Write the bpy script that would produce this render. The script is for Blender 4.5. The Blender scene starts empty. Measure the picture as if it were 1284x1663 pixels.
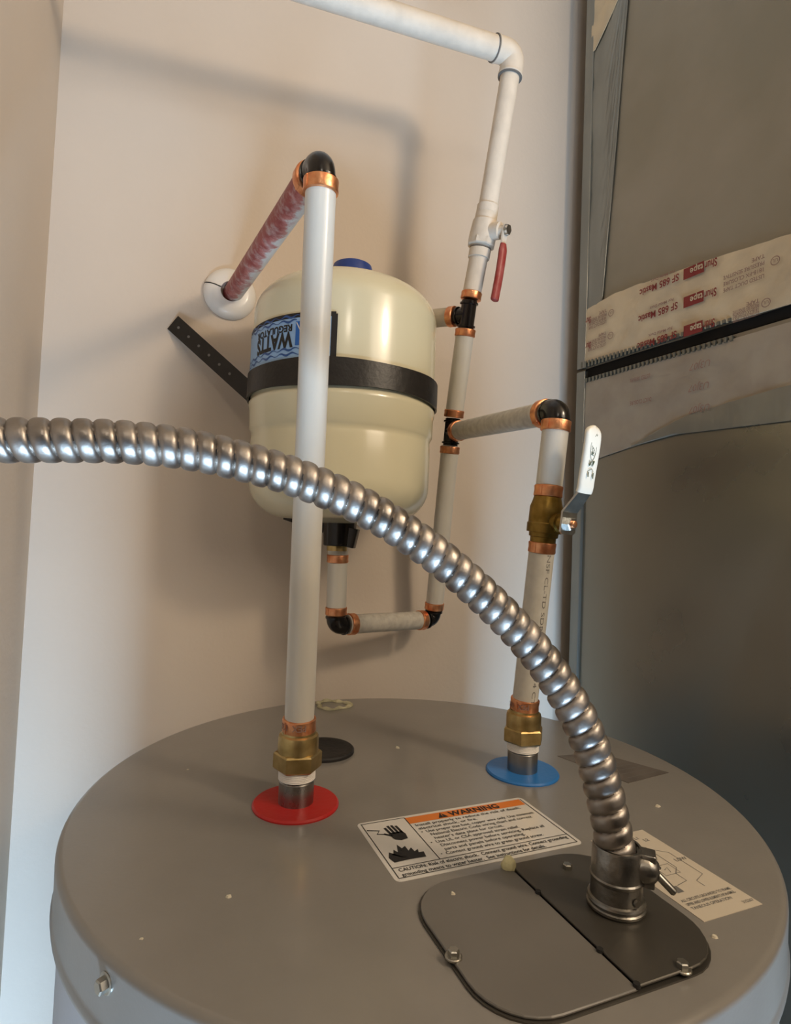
import bpy, math, random
from mathutils import Vector, Matrix
import mathutils.geometry as mg
random.seed(7)
V = Vector
sc = bpy.context.scene
col = sc.collection

# ------------------------------------------------------------------ camera
F = 950.0; PT = math.radians(2.25); RL = math.radians(-2.25); CZ = 1.705
def rot(v):
    x, y, z = v
    c, s = math.cos(RL), math.sin(RL); x, z = x*c+z*s, -x*s+z*c
    c, s = math.cos(PT), math.sin(PT); y, z = y*c-z*s, y*s+z*c
    return V((x, y, z))
camd = bpy.data.cameras.new('camera'); cam = bpy.data.objects.new('camera', camd); col.objects.link(cam)
camd.sensor_fit = 'HORIZONTAL'; camd.sensor_width = 36; camd.lens = F/1284*36; camd.clip_start = .01
cr, cu, cf = rot((1, 0, 0)), rot((0, 0, 1)), rot((0, 1, 0))
cam.matrix_world = Matrix(((cr.x, cu.x, -cf.x, 0), (cr.y, cu.y, -cf.y, 0), (cr.z, cu.z, -cf.z, CZ), (0, 0, 0, 1)))
sc.camera = cam
# ------------------------------------------------------------------ light
sc.view_settings.view_transform = 'Standard'; sc.view_settings.look = 'None'
sc.view_settings.gamma = 1; sc.view_settings.exposure = -0.04
try: sc.view_settings.use_curve_mapping = False
except Exception: pass
w = bpy.data.worlds.new('world'); sc.world = w; w.use_nodes = True
w.node_tree.nodes['Background'].inputs[0].default_value = (.80, .74, .68, 1)
w.node_tree.nodes['Background'].inputs[1].default_value = .12
def lamp(name, kind, loc, energy, color, size=.05, size_y=None, target=None, spread=None):
    d = bpy.data.lights.new(name, kind); o = bpy.data.objects.new(name, d); col.objects.link(o)
    o.location = loc; d.energy = energy; d.color = color
    if kind == 'AREA':
        d.size = size
        if size_y: d.shape = 'RECTANGLE'; d.size_y = size_y
        if spread: d.spread = math.radians(spread)
    else: d.shadow_soft_size = size
    if target: o.rotation_euler = (V(target)-V(loc)).to_track_quat('-Z', 'Y').to_euler()
    return o
lamp('ceiling_bulb_light', 'POINT', (.70, .02, 2.26), 12, (1, .79, .56), .06)
lamp('hall_fill_light', 'POINT', (.10, -.55, 2.35), 2.8, (1, .86, .70), .06)  # unseen weak fill, added for frontal light on pipes and duct
lamp('wide_fill_light', 'AREA', (1.16, -.5, 2.40), 7, (1, .84, .66), .7, .6, (.1, .7, 1.7))  # unseen wide light, added so the wall dims softly towards the duct
lamp('doorway_daylight', 'AREA', (.42, -.52, .26), 34, (.50, .73, 1), .95, .50, (-.30, .60, 1.0), 90)

# ------------------------------------------------------------------ helpers
def ray(u, v): return rot(((u-642)/F, 1, -(v-831.5)/F))
CAM = V((0, 0, CZ))
def P(u, v, Y): d = ray(u, v); return d*(Y/d.y)+CAM           # the point at depth Y seen at (u, v)
WA = math.radians(23)
WN = V((-math.sin(WA), math.cos(WA), 0)); WU = V((math.cos(WA), math.sin(WA), 0)); UP = V((0, 0, 1))
def W(u, v, off=0): d = ray(u, v); return d*((.725-off)/d.dot(WN))+CAM
def srgb(h, a=1):
    h = h.lstrip('#'); c = [int(h[i:i+2], 16)/255 for i in (0, 2, 4)]
    return tuple((x/12.92 if x <= .04045 else ((x+.055)/1.055)**2.4) for x in c)+(a,)

def mat(name, color, rough=.5, metal=0, var=0, vscale=20, bump=0, bscale=60, coat=0, sss=0, emis=None, color2=None, stretch=None, spec=None, rvar=0, trans=0):
    m = bpy.data.materials.new(name); m.use_nodes = True
    nt = m.node_tree; b = nt.nodes['Principled BSDF']
    c = srgb(color) if isinstance(color, str) else tuple(color)
    b.inputs['Base Color'].default_value = c; b.inputs['Roughness'].default_value = rough; b.inputs['Metallic'].default_value = metal
    if coat: b.inputs['Coat Weight'].default_value = coat; b.inputs['Coat Roughness'].default_value = .12
    if sss: b.inputs['Subsurface Weight'].default_value = sss; b.inputs['Subsurface Scale'].default_value = .006; b.inputs['Subsurface Radius'].default_value = (1, .9, .75)
    if spec is not None: b.inputs['Specular IOR Level'].default_value = spec
    if trans: b.inputs['Transmission Weight'].default_value = trans
    tc = nt.nodes.new('ShaderNodeTexCoord'); src = tc.outputs['Object']
    if stretch:
        mp = nt.nodes.new('ShaderNodeMapping'); mp.inputs['Scale'].default_value = stretch; nt.links.new(src, mp.inputs[0]); src = mp.outputs[0]
    if var or color2 or rvar:
        n = nt.nodes.new('ShaderNodeTexNoise'); n.inputs['Scale'].default_value = vscale; n.inputs['Detail'].default_value = 6
        nt.links.new(src, n.inputs['Vector'])
        r = nt.nodes.new('ShaderNodeValToRGB'); nt.links.new(n.outputs['Fac'], r.inputs[0])
        r.color_ramp.elements[0].position = .35; r.color_ramp.elements[1].position = .68
        if color2:
            c2 = srgb(color2)
        else: c2 = tuple(min(1, x*(1+var)) for x in c[:3])+(1,); c = tuple(x*(1-var) for x in c[:3])+(1,)
        r.color_ramp.elements[0].color = c; r.color_ramp.elements[1].color = c2
        nt.links.new(r.outputs[0], b.inputs['Base Color'])
        if rvar:
            mr = nt.nodes.new('ShaderNodeMapRange'); nt.links.new(n.outputs['Fac'], mr.inputs[0])
            mr.inputs['From Min'].default_value = .3; mr.inputs['From Max'].default_value = .7
            mr.inputs['To Min'].default_value = rough-rvar; mr.inputs['To Max'].default_value = rough+rvar
            nt.links.new(mr.outputs[0], b.inputs['Roughness'])
    if bump:
        n2 = nt.nodes.new('ShaderNodeTexNoise'); n2.inputs['Scale'].default_value = bscale; n2.inputs['Detail'].default_value = 4
        nt.links.new(src, n2.inputs['Vector'])
        bp = nt.nodes.new('ShaderNodeBump'); bp.inputs['Strength'].default_value = bump; bp.inputs['Distance'].default_value = .001
        nt.links.new(n2.outputs['Fac'], bp.inputs['Height']); nt.links.new(bp.outputs[0], b.inputs['Normal'])
    return m

M = dict(
    wall=mat('wall_paint', '#d2c4b4', .62, var=.025, vscale=5, bump=.25, bscale=180),
    leftwall=mat('side_wall_paint', '#d2c4b3', .62, var=.02, vscale=5, bump=.25, bscale=180),
    ceil=mat('ceiling_paint', '#e4ddd2', .8), floor=mat('concrete', '#77726a', .8, var=.1),
    lid=mat('grey_enamel', '#817d77', .29, var=.03, vscale=30, bump=.06, bscale=400, coat=.35),
    body=mat('grey_enamel_body', '#a09ea0', .38, var=.02, vscale=12, bump=.08, bscale=300),
    plate_dark=mat('bare_steel_plate', '#5f5b54', .40, .7, var=.06, vscale=14, rvar=.06),
    plate_grey=mat('painted_plate', '#716d67', .40, .15, var=.05, vscale=18),
    steel=mat('galvanised_steel', '#9c9a96', .32, 1, var=.12, vscale=60, rvar=.08),
    conduit=mat('flexible_steel', '#a29b94', .42, 1, var=.22, vscale=55, rvar=.09, bump=.15, bscale=350),
    castzinc=mat('cast_zinc', '#8f8c86', .36, 1, var=.3, vscale=70, bump=.5, bscale=150),
    screw=mat('bright_screw', '#aba89f', .33, 1),
    red=mat('red_gasket', '#b51c18', .42, bump=.3, bscale=200), blue=mat('blue_gasket', '#2470b8', .42, bump=.3, bscale=200),
    black=mat('black_polymer', '#130f0e', .22), blackmat=mat('black_strap_steel', '#191614', .42, 0, var=.3, vscale=90, bump=.3, bscale=200),
    rubber=mat('black_rubber_cap', '#1b1817', .6, bump=.5, bscale=250),
    copper=mat('copper', '#dd8f64', .38, 1, color2='#eeb184', vscale=160, bump=.25, bscale=300),
    brass=mat('brass', '#cbb27c', .38, 1, color2='#a8905c', vscale=80, bump=.2, bscale=150),
    brassold=mat('dull_brass', '#9c7f42', .38, .9, color2='#7a6128', vscale=90, bump=.3, bscale=150),
    pex=mat('milky_polyethylene', '#cfcbc1', .36, sss=.35, var=.02, vscale=30, coat=.25),
    pexprint=mat('milky_polyethylene_dusty', '#c9c5ba', .42, sss=.2, var=.06, vscale=120),
    pexgrey=mat('milky_polyethylene_scuffed', '#cbc6bb', .5, sss=.15, color2='#b3ada3', vscale=150, stretch=(1, 1, 1)),
    tape=mat('thread_tape', '#f0ece4', .6, bump=.8, bscale=120, stretch=(1, 1, 12)),
    white=mat('white_plastic', '#e9e6e0', .35, coat=.2), whitepaint=mat('overspray_paint', '#d8cdbd', .6, var=.06, vscale=60, bump=.5, bscale=130),
    beigepaint=mat('beige_overspray_paint', '#bfb39c', .65, var=.06, vscale=80),
    tank=mat('cream_enamel', '#dcd6b8', .26, var=.02, vscale=12, bump=.06, bscale=120, coat=.5),
    tankblue=mat('blue_cap', '#23408f', .4),
    lever=mat('white_vinyl_grip', '#efebdd', .38), redlever=mat('red_vinyl_grip', '#8e2622', .45, color2='#a1504a', vscale=90),
    zinc=mat('zinc_plated', '#c5c6c3', .28, 1, var=.15, vscale=90),
    duct=mat('galvanised_duct', '#8d897d', .30, .85, var=.05, vscale=7, rvar=.05, bump=.04, bscale=18),
    ductpanel=mat('dull_foil_facing', '#8d8675', .5, .55, color2='#9b9383', vscale=9, rvar=.06, bump=.5, bscale=14),
    foil=mat('wrinkled_foil_tape', '#8f908a', .38, .8, var=.1, vscale=30, bump=1.0, bscale=50, stretch=(1, 1, .25)),
    mastic=mat('cream_mastic_tape', '#d2bf9e', .55, .1, color2='#bfae92', vscale=25, bump=.6, bscale=70),
    mastic2=mat('grey_cream_mastic_tape', '#a8a092', .45, .45, color2='#998f82', vscale=22, bump=.5, bscale=50),
    gap=mat('dark_seam', '#060505', .9), tooth=mat('crimp_steel', '#7e8079', .4, .9),
    inkred=mat('dark_red_ink', '#7f2520', .6), inkbrown=mat('faded_brown_ink', '#8f6f62', .7), inkpink=mat('faded_red_ink', '#90695c', .7),
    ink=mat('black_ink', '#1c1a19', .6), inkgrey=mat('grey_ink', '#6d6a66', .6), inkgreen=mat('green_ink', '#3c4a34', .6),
    orange=mat('orange_ink', '#d9792a', .5), labelw=mat('label_paper', '#d6d2ca', .4, coat=.3), labelw2=mat('diagram_paper', '#c6bba8', .5),
    labelblue=mat('light_blue_print', '#8fb4dc', .4), labeldb=mat('deep_blue_print', '#1d62b4', .4), waveblue=mat('wave_blue_print', '#28508c', .4),
    sticker=mat('worn_dark_sticker', '#57504a', .5, color2='#6a625a', vscale=40), crumb=mat('drywall_crumb', '#cfc6b0', .8, bump=.6, bscale=300),
    cream=mat('cream_foam', '#d8cfa0', .7, bump=.8, bscale=300), foamring=mat('dried_foam_ring', '#cfc8a6', .7, color2='#a8a182', vscale=90, bump=.8, bscale=200),
    dark=mat('dark_furniture', '#20242c', .7), carpet=mat('hall_floor', '#6b5f54', .9, var=.1, vscale=60),
)

class G:
    def __init__(s): s.v = []; s.f = []; s.m = []
    def add(s, vs, fs, mi=0):
        o = len(s.v); s.v += [V(p) for p in vs]; s.f += [tuple(i+o for i in f) for f in fs]; s.m += [mi]*len(fs); return s
    def lathe(s, A, d, prof, n=32, mi=0, ref=None, closed=True):
        A = V(A); d = V(d).normalized(); ref = V(ref) if ref else (V((1, 0, 0)) if abs(d.x) < .9 else V((0, 1, 0)))
        a = (ref-d*ref.dot(d)).normalized(); b = d.cross(a)
        vs = []; fs = []
        for t, r in prof:
            for k in range(n):
                q = 2*math.pi*k/n; vs.append(A+d*t+a*(r*math.cos(q))+b*(r*math.sin(q)))
        for i in range(len(prof)-1):
            for k in range(n):
                k2 = (k+1) % n; fs.append((i*n+k, i*n+k2, (i+1)*n+k2, (i+1)*n+k))
        if closed: fs.append(tuple(range(n-1, -1, -1))); fs.append(tuple((len(prof)-1)*n+k for k in range(n)))
        return s.add(vs, fs, mi)
    def tube(s, pts, r, n=20, mi=0, rs=None):
        pts = [V(p) for p in pts]; vs = []; fs = []; a = None
        for i, p in enumerate(pts):
            d = (pts[min(i+1, len(pts)-1)]-pts[max(i-1, 0)]).normalized()
            if a is None:
                ref = UP if abs(d.z) < .9 else V((1, 0, 0)); a = ref
            a = (a-d*a.dot(d)).normalized(); b = d.cross(a); rr = rs[i] if rs else r
            for k in range(n):
                q = 2*math.pi*k/n; vs.append(p+a*(rr*math.cos(q))+b*(rr*math.sin(q)))
        for i in range(len(pts)-1):
            for k in range(n):
                k2 = (k+1) % n; fs.append((i*n+k, i*n+k2, (i+1)*n+k2, (i+1)*n+k))
        fs.append(tuple(range(n-1, -1, -1))); fs.append(tuple((len(pts)-1)*n+k for k in range(n)))
        return s.add(vs, fs, mi)
    def box(s, c, ax, h, mi=0, bev=0):
        c = V(c); x, y, z = [V(a).normalized() for a in ax]
        if not bev:
            vs = [c+x*(i*h[0])+y*(j*h[1])+z*(k*h[2]) for i in (-1, 1) for j in (-1, 1) for k in (-1, 1)]
            return s.add(vs, [(0, 1, 3, 2), (4, 6, 7, 5), (0, 4, 5, 1), (2, 3, 7, 6), (0, 2, 6, 4), (1, 5, 7, 3)], mi)
        pr = []
        for sx, sy in ((1, 1), (-1, 1), (-1, -1), (1, -1)):
            st = {(1, 1): 0, (-1, 1): 90, (-1, -1): 180, (1, -1): 270}[(sx, sy)]
            for q in (0, 45, 90):
                an = math.radians(st+q); pr.append((sx*(h[0]-bev)+bev*math.cos(an), sy*(h[1]-bev)+bev*math.sin(an)))
        return s.prism(pr, c-z*h[2], x, y, z, 2*h[2], mi, bev*.5)
    def prism(s, poly, o, x, y, z, h, mi=0, bev=0):
        n = len(poly); cx = sum(p[0] for p in poly)/n; cy = sum(p[1] for p in poly)/n
        lv = [(0, bev), (bev, 0), (h-bev, 0), (h, bev)] if bev else [(0, 0), (h, 0)]
        vs = []
        for t, ins in lv:
            for px, py in poly:
                L = math.hypot(px-cx, py-cy) or 1; k = 1-ins/L
                vs.append(V(o)+x*(cx+(px-cx)*k)+y*(cy+(py-cy)*k)+z*t)
        fs = [(i*n+k, i*n+(k+1) % n, (i+1)*n+(k+1) % n, (i+1)*n+k) for i in range(len(lv)-1) for k in range(n)]
        fs += [tuple(range(n-1, -1, -1)), tuple((len(lv)-1)*n+k for k in range(n))]
        return s.add(vs, fs, mi)
    def build(s, name, m, parent=None, smooth=True, angle=38, label=None, stuff=False):
        me = bpy.data.meshes.new(name); org = ORG.get(parent, V((0, 0, 0))) if parent else V((0, 0, 0))
        me.from_pydata([v-org for v in s.v], [], s.f); me.validate(); me.update()
        ms = m if isinstance(m, (list, tuple)) else [m]
        for k in ms: me.materials.append(M[k])
        if len(ms) > 1 and len(me.polygons) == len(s.m): me.polygons.foreach_set('material_index', s.m)
        if smooth:
            me.shade_smooth(); me.set_sharp_from_angle(angle=math.radians(angle))
        o = bpy.data.objects.new(name, me); col.objects.link(o)
        if parent: o.parent = parent; ORG[o] = org
        if label: o['label'] = label
        if stuff: o['kind'] = 'stuff'
        return o
ORG = {}
def thing(name, label, cat, loc, group=None):
    o = bpy.data.objects.new(name, None); col.objects.link(o); o.empty_display_size = .03
    o.location = loc; o['label'] = label; o['category'] = cat
    if group: o['group'] = group
    ORG[o] = V(loc); return o
def tag(o, label, cat, group=None):
    o['label'] = label; o['category'] = cat
    if group: o['group'] = group
    return o
def struct(o): o['kind'] = 'structure'; return o
def recenter(o):
    me = o.data; c = sum((v.co for v in me.vertices), V())/len(me.vertices)
    me.transform(Matrix.Translation(-c)); o.location = c; return o

def text2d(s, size, offset=0, align='LEFT', shear=0):
    cu = bpy.data.curves.new('t', 'FONT'); cu.body = s; cu.size = size; cu.offset = offset; cu.align_x = align; cu.resolution_u = 3; cu.shear = shear
    o = bpy.data.objects.new('t', cu); col.objects.link(o)
    dg = bpy.context.evaluated_depsgraph_get(); me = o.evaluated_get(dg).to_mesh()
    vs = [(v.co.x, v.co.y) for v in me.vertices]; fs = [tuple(p.vertices) for p in me.polygons]
    o.evaluated_get(dg).to_mesh_clear(); bpy.data.objects.remove(o); bpy.data.curves.remove(cu)
    return vs, fs
def put2d(g, vf, fn, mi=0, th=.00012):
    "flat print: 2-D shape mapped by fn(x, y, lift)"
    vs, fs = vf; g.add([fn(x, y, th) for x, y in vs], fs, mi)
def strip2d(pts, wd):
    vs = []; fs = []
    for i, p in enumerate(pts):
        a = pts[max(i-1, 0)]; b = pts[min(i+1, len(pts)-1)]; dx, dy = b[0]-a[0], b[1]-a[1]; L = math.hypot(dx, dy) or 1
        vs += [(p[0]-dy/L*wd/2, p[1]+dx/L*wd/2), (p[0]+dy/L*wd/2, p[1]-dx/L*wd/2)]
    for i in range(len(pts)-1): fs.append((2*i, 2*i+1, 2*i+3, 2*i+2))
    return vs, fs
def ring2d(cx, cy, r, wd, n=20):
    return strip2d([(cx+r*math.cos(2*math.pi*k/n), cy+r*math.sin(2*math.pi*k/n)) for k in range(n+1)], wd)
def rect2d(x0, y0, x1, y1): return [(x0, y0), (x1, y0), (x1, y1), (x0, y1)], [(0, 1, 2, 3)]
def poly2d(p): return list(p), [tuple(range(len(p)))]
def rrect(x0, y0, x1, y1, r, n=6):
    out = []
    for cx, cy, st in ((x1-r, y1-r, 0), (x0+r, y1-r, 90), (x0+r, y0+r, 180), (x1-r, y0+r, 270)):
        for k in range(n+1):
            a = math.radians(st+90*k/n); out.append((cx+r*math.cos(a), cy+r*math.sin(a)))
    return out

def crom(pts, k=10):
    pts = [V(p) for p in pts]; q = [pts[0]*2-pts[1]]+pts+[pts[-1]*2-pts[-2]]; out = []
    for i in range(1, len(q)-2):
        for j in range(k):
            t = j/k; a, b, c, d = q[i-1], q[i], q[i+1], q[i+2]
            out.append(.5*((2*b)+(c-a)*t+(2*a-5*b+4*c-d)*t*t+(3*b-a-3*c+d)*t**3))
    out.append(pts[-1]); return out

# ------------------------------------------------------------------ setting
corner = V((-.3875, .6231, 0)); LEFTD = -WN
def wallbox(name, a, b, z0, z1, thick, nrm, m):
    a = V(a); b = V(b); d = (b-a); L = d.length; d.normalize(); g = G()
    g.box((a+b)/2+UP*((z0+z1)/2)+V(nrm)*(thick/2), (d, V(nrm), UP), (L/2, thick/2, (z1-z0)/2)); return struct(g.build(name, m, smooth=False))
H = 2.62
wallbox('wall_back', corner, corner+WU*1.75, 0, H, .1, WN, 'wall')
# left wall: a nearly flat drywall face, ending at the closet doorway
wallbox('wall_left', corner+WN*.1, corner+LEFTD*.55, 0, H, .1, -WU, 'leftwall')
wallbox('wall_right', corner+WU*1.75+WN*.1, corner+WU*1.75+LEFTD*.86, 0, H, .1, WU, 'wall')
FL = corner+LEFTD*.86
# room beyond the doorway
wallbox('wall_hall_left', FL-WU*.9, FL-WU*.9+LEFTD*3.0, 0, H, .1, -WU, 'wall')
wallbox('wall_hall_right', FL+WU*1.85, FL+WU*1.85+LEFTD*3.0, 0, H, .1, WU, 'wall')
wallbox('wall_hall_back', FL-WU*1.0+LEFTD*3.0, FL+WU*1.95+LEFTD*3.0, 0, H, .1, LEFTD, 'dark')
g = G(); g.box(corner+WU*.5+LEFTD*1.9-UP*.05, (WU, LEFTD, UP), (2.0, 2.3, .05)); struct(g.build('floor', 'carpet', smooth=False))
g = G(); g.box(corner+WU*.5+LEFTD*1.9+UP*(H+.05), (WU, LEFTD, UP), (2.0, 2.3, .05)); struct(g.build('ceiling', 'ceil', smooth=False))

# ------------------------------------------------------------------ water heater
LZ = 1.5; HC = V((.0243, .491, 0)); LR = .2565
E2 = V((math.cos(math.radians(22.7)), math.sin(math.radians(22.7)), 0)); E1 = V((math.sin(math.radians(22.7)), -math.cos(math.radians(22.7)), 0))
def LP(a, b, z=0): return E2*a+E1*b+UP*(LZ+z)       # point on the lid: a across, b towards the front
def Zp(u, v, z=LZ): d = ray(u, v); return d*((z-CZ)/d.z)+CAM
wh = thing('water_heater', 'round grey electric water heater standing in the closet corner', 'water heater', HC)
g = G(); g.lathe(HC, UP, [(.03, .20), (.03, .246), (.05, .2525), (LZ-.045, .2525), (LZ-.036, .2525), (LZ-.036, .20)], 128); g.build('jacket', 'body', wh)
g = G(); R = LR
prof = [(LZ-.0375, R-.006), (LZ-.0375, R+.0006), (LZ-.0345, R+.0010), (LZ-.0325, R), (LZ-.030, R-.0003)]
for k in range(9):
    a = math.radians(90*k/8); prof.append((LZ-.0045+.0045*math.sin(a), R-.0045+.0045*math.cos(a)))
g.lathe(HC, UP, prof+[(LZ, .12)], 160); lid = g.build('lid', ['lid'], wh, angle=60)
# small feet
for k in range(3):
    a = 2*math.pi*k/3; g = G(); g.lathe(HC+V((math.cos(a)*.17, math.sin(a)*.17, 0)), UP, [(0, .018), (.03, .022)], 16); g.build('foot', 'plate_dark', wh)
def ringdisc(c, r0, r1, h, m, name, bevel=.0012):
    g = G(); n = 64
    pr = [(0, r1), (h-bevel, r1), (h, r1-bevel), (h, r0), (0, r0)]
    vs = []; fs = []
    for t, r in pr:
        for k in range(n):
            q = 2*math.pi*k/n; vs.append(V(c)+V((r*math.cos(q), r*math.sin(q), t)))
    for i in range(len(pr)-1):
        for k in range(n): fs.append((i*n+k, i*n+(k+1) % n, (i+1)*n+(k+1) % n, (i+1)*n+k))
    g.add(vs, fs); return g.build(name, m, wh)
HOT = V((-.0664, .4483, LZ)); COLD = V((.1211, .5267, LZ))
ringdisc(HOT, .0128, .0322, .0022, 'red', 'gasket_ring').__setitem__('label', 'red gasket ring round the hot outlet nipple')
ringdisc(COLD, .0128, .0318, .0022, 'blue', 'gasket_ring').__setitem__('label', 'blue gasket ring round the cold inlet nipple')
g = G(); g.lathe(V((-.0590, .557, LZ)), UP, [(0, .0290), (.0022, .0290), (.0034, .0278), (.0036, .0220), (.0028, .0205), (.0028, .001)], 48); g.build('plug_cap', 'rubber', wh, label='flat black rubber plug behind the hot outlet')
g = G(); c = V((-.0645, .703, LZ)); pts = []
for k in range(41):
    a = 2*math.pi*k/40; r = .0165+.002*math.sin(3*a+1)+.001*math.sin(7*a); pts.append(c+V((math.cos(a)*r*1.15, math.sin(a)*r, .0005)))
g.tube(pts, .0022, 8, rs=[.0022+.0009*math.sin(5*k) for k in range(41)]); g.build('foam_ring', 'foamring', wh, label='dried cream foam ring near the back rim')
def hexscrew(base, d, s=1, m='screw', name='screw', par=None, washer=True):
    g = G(); d = V(d).normalized()
    if washer: g.lathe(base, d, [(0, .0050*s), (.0008*s, .0050*s), (.0012*s, .0044*s)], 20)
    g.lathe(V(base)+d*.001*s, d, [(0, .0034*s), (.0030*s, .0034*s), (.0036*s, .0028*s)], 6)
    return g.build(name, m, par, smooth=False)
# access cover: two plates
a0, a1, b0, b1, sm = .1445, .2805, -.312, -.208, .2168
def cover(poly, z, m, lab, name='cover_plate'):
    g = G(); g.prism(poly, LP(0, 0, z), E2, E1, UP, .0016, bev=.0005); return g.build(name, m, wh, smooth=False, label=lab)
full = rrect(a0, b0, a1, b1, .030, 8)
left = [(sm-.0004, b1), (sm-.0004, b0)][::-1]
lp = [p for p in full if p[0] < sm]; rp = [p for p in full if p[0] >= sm]
lp = [(sm-.0005, b1)]+lp+[(sm-.0005, b0)] if False else lp
# order of rrect: right-top, left-top, left-bottom, right-bottom
k = 9
rt, ltp, lb, rb = full[0:k], full[k:2*k], full[2*k:3*k], full[3*k:4*k]
cover([(sm-.0006, b1)]+ltp+lb+[(sm-.0006, b0)], .0010, 'plate_grey', 'grey painted half of the access cover')
cover([(sm+.0002, b0)]+rb+rt+[(sm+.0002, b1)], .0022, 'plate_dark', 'darker bare steel half of the access cover')
# recess lip under the cover + dark notches in the seam
g = G(); g.prism(rrect(a0-.0012, b0-.0012, a1+.0012, b1+.0012, .031, 8), LP(0, 0, 0), E2, E1, UP, .0009); g.build('cover_lip', 'plate_dark', wh, smooth=False)
for bb in (-.283, -.233, -.2092):
    g = G(); g.lathe(LP(sm-.0002, bb, .0022), UP, [(0, .0019), (.0019, .0016)], 10); g.build('seam_notch', 'ink', wh)
for (u, v) in ((921, 1412), (736, 1553), (1108, 1573)):
    p = Zp(u, v, LZ+.003); hexscrew(V((p.x, p.y, LZ+.0026)), UP, .85, 'screw', 'cover_screw', wh)
# rim screws on the skirt
for ang, vz in ((math.radians(206), 0), (math.radians(-37), 0)): pass
def rimscrew(u, v):
    # point on the skirt cylinder nearest to the camera seen at (u, v)
    d = ray(u, v); o = CAM-HC; A = d.x**2+d.y**2; B = 2*(o.x*d.x+o.y*d.y); Cc = o.x**2+o.y**2-(LR)**2
    disc = max(B*B-4*A*Cc, 0); t = (-B-math.sqrt(disc))/(2*A); p = CAM+d*t; nn = V((p.x-HC.x, p.y-HC.y, 0)).normalized()
    hexscrew(p-nn*.0005, nn, 1.05, 'screw', 'rim_screw', wh)
rimscrew(172, 1597)
q = V((math.cos(math.radians(-17)), math.sin(math.radians(-17)), 0)); hexscrew(HC+q*(LR-.0005)+UP*(LZ-.018), q, 1.25, 'screw', 'rim_screw', wh)

# warning label
def lab_fn(a_0, b_0, z):      # local x across, y up (away from viewer)
    return lambda x, y, t=0: LP(a_0+x, b_0-y, z+t)
WB = -.3225; WA0 = .1448; WW = .1385; WH = .0735
fn = lab_fn(WA0, WB, .0003)
g = G(); g.prism([(p[0]+WA0, WB-p[1]) for p in rrect(0, 0, WW, WH, .004)][::-1], LP(0, 0, 0), E2, E1, UP, .0003)
wl = g.build('warning_label', 'labelw', wh, smooth=False, label='white warning label with an orange header')
g = G(); px = .036
put2d(g, rect2d(px, WH-.012, WW-.004, WH-.003), fn, 0); g.build('header_band', 'orange', wl, smooth=False)
g = G()
for a, b in (((.003, .003), (WW-.003, .003)), ((.003, .014), (WW-.003, .014)), ((px, .014), (px, WH-.0025)), ((.0025, WH-.0025), (px, WH-.0025)), ((.003, .003), (.003, WH-.003)), ((WW-.003, .003), (WW-.003, WH-.003))):
    put2d(g, strip2d([a, b], .0006), fn, 0, .0002)
g.build('border_line', 'ink', wl, smooth=False)
g = G()
put2d(g, text2d('WARNING', .0088, .00025), lambda x, y, t: fn(px+.034+x, WH-.0107+y, .0003))
tri = ([(px+.024, WH-.0110), (px+.032, WH-.0110), (px+.028, WH-.0040)], [(0, 1, 2)]); put2d(g, tri, fn, 0, .0003)
g.build('header_lettering', 'ink', wl, smooth=False)
g = G(); put2d(g, rect2d(px+.0277, WH-.0085, px+.0283, WH-.0058), fn, 0, .0004); put2d(g, rect2d(px+.0277, WH-.0100, px+.0283, WH-.0092), fn, 0, .0004); g.build('header_symbol', 'orange', wl, smooth=False)
lines = ['Install properly to reduce the risk of death,', 'electrical shock, or fire.', '\u2022  Use proper size fuse, copper wire only. Use minimum', '    National Electric Code wiring chart and correct', '    heater\u2019s data plate for circuit.',
         '\u2022  Use UL or CSA approved strain relief.', '    Disconnect power before servicing. Replace all', '    parts and panels before operating.', '\u2022  Connect ground wire to green ground screw.']
g = G()
for i, s in enumerate(lines):
    vf = text2d(s, .0046, .00003); wmax = max(x for x, y in vf[0]); tw = {0: .088, 1: .047, 2: .093, 3: .088, 4: .06, 5: .07, 6: .088, 7: .068, 8: .080}[i]; k = tw/wmax
    put2d(g, vf, lambda x, y, t, i=i, k=k: fn(px+.003+x*k, WH-.0168-i*.0049+y, .0002))
g.build('lettering', 'ink', wl, smooth=False)
g = G()
for i, s in enumerate(['CAUTION: Risk of electric shock.  Connect ground wire. Connect grounding', 'grounding means to water heater.  See instructions for details.']):
    vf = text2d(s, .0048, .00006); wmax = max(x for x, y in vf[0]); k = (.127, .105)[i]/wmax
    put2d(g, vf, lambda x, y, t, i=i, k=k: fn(.006+x*k, .0092-i*.0050+y, .0002))
g.build('caution_lettering', 'ink', wl, smooth=False)
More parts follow.
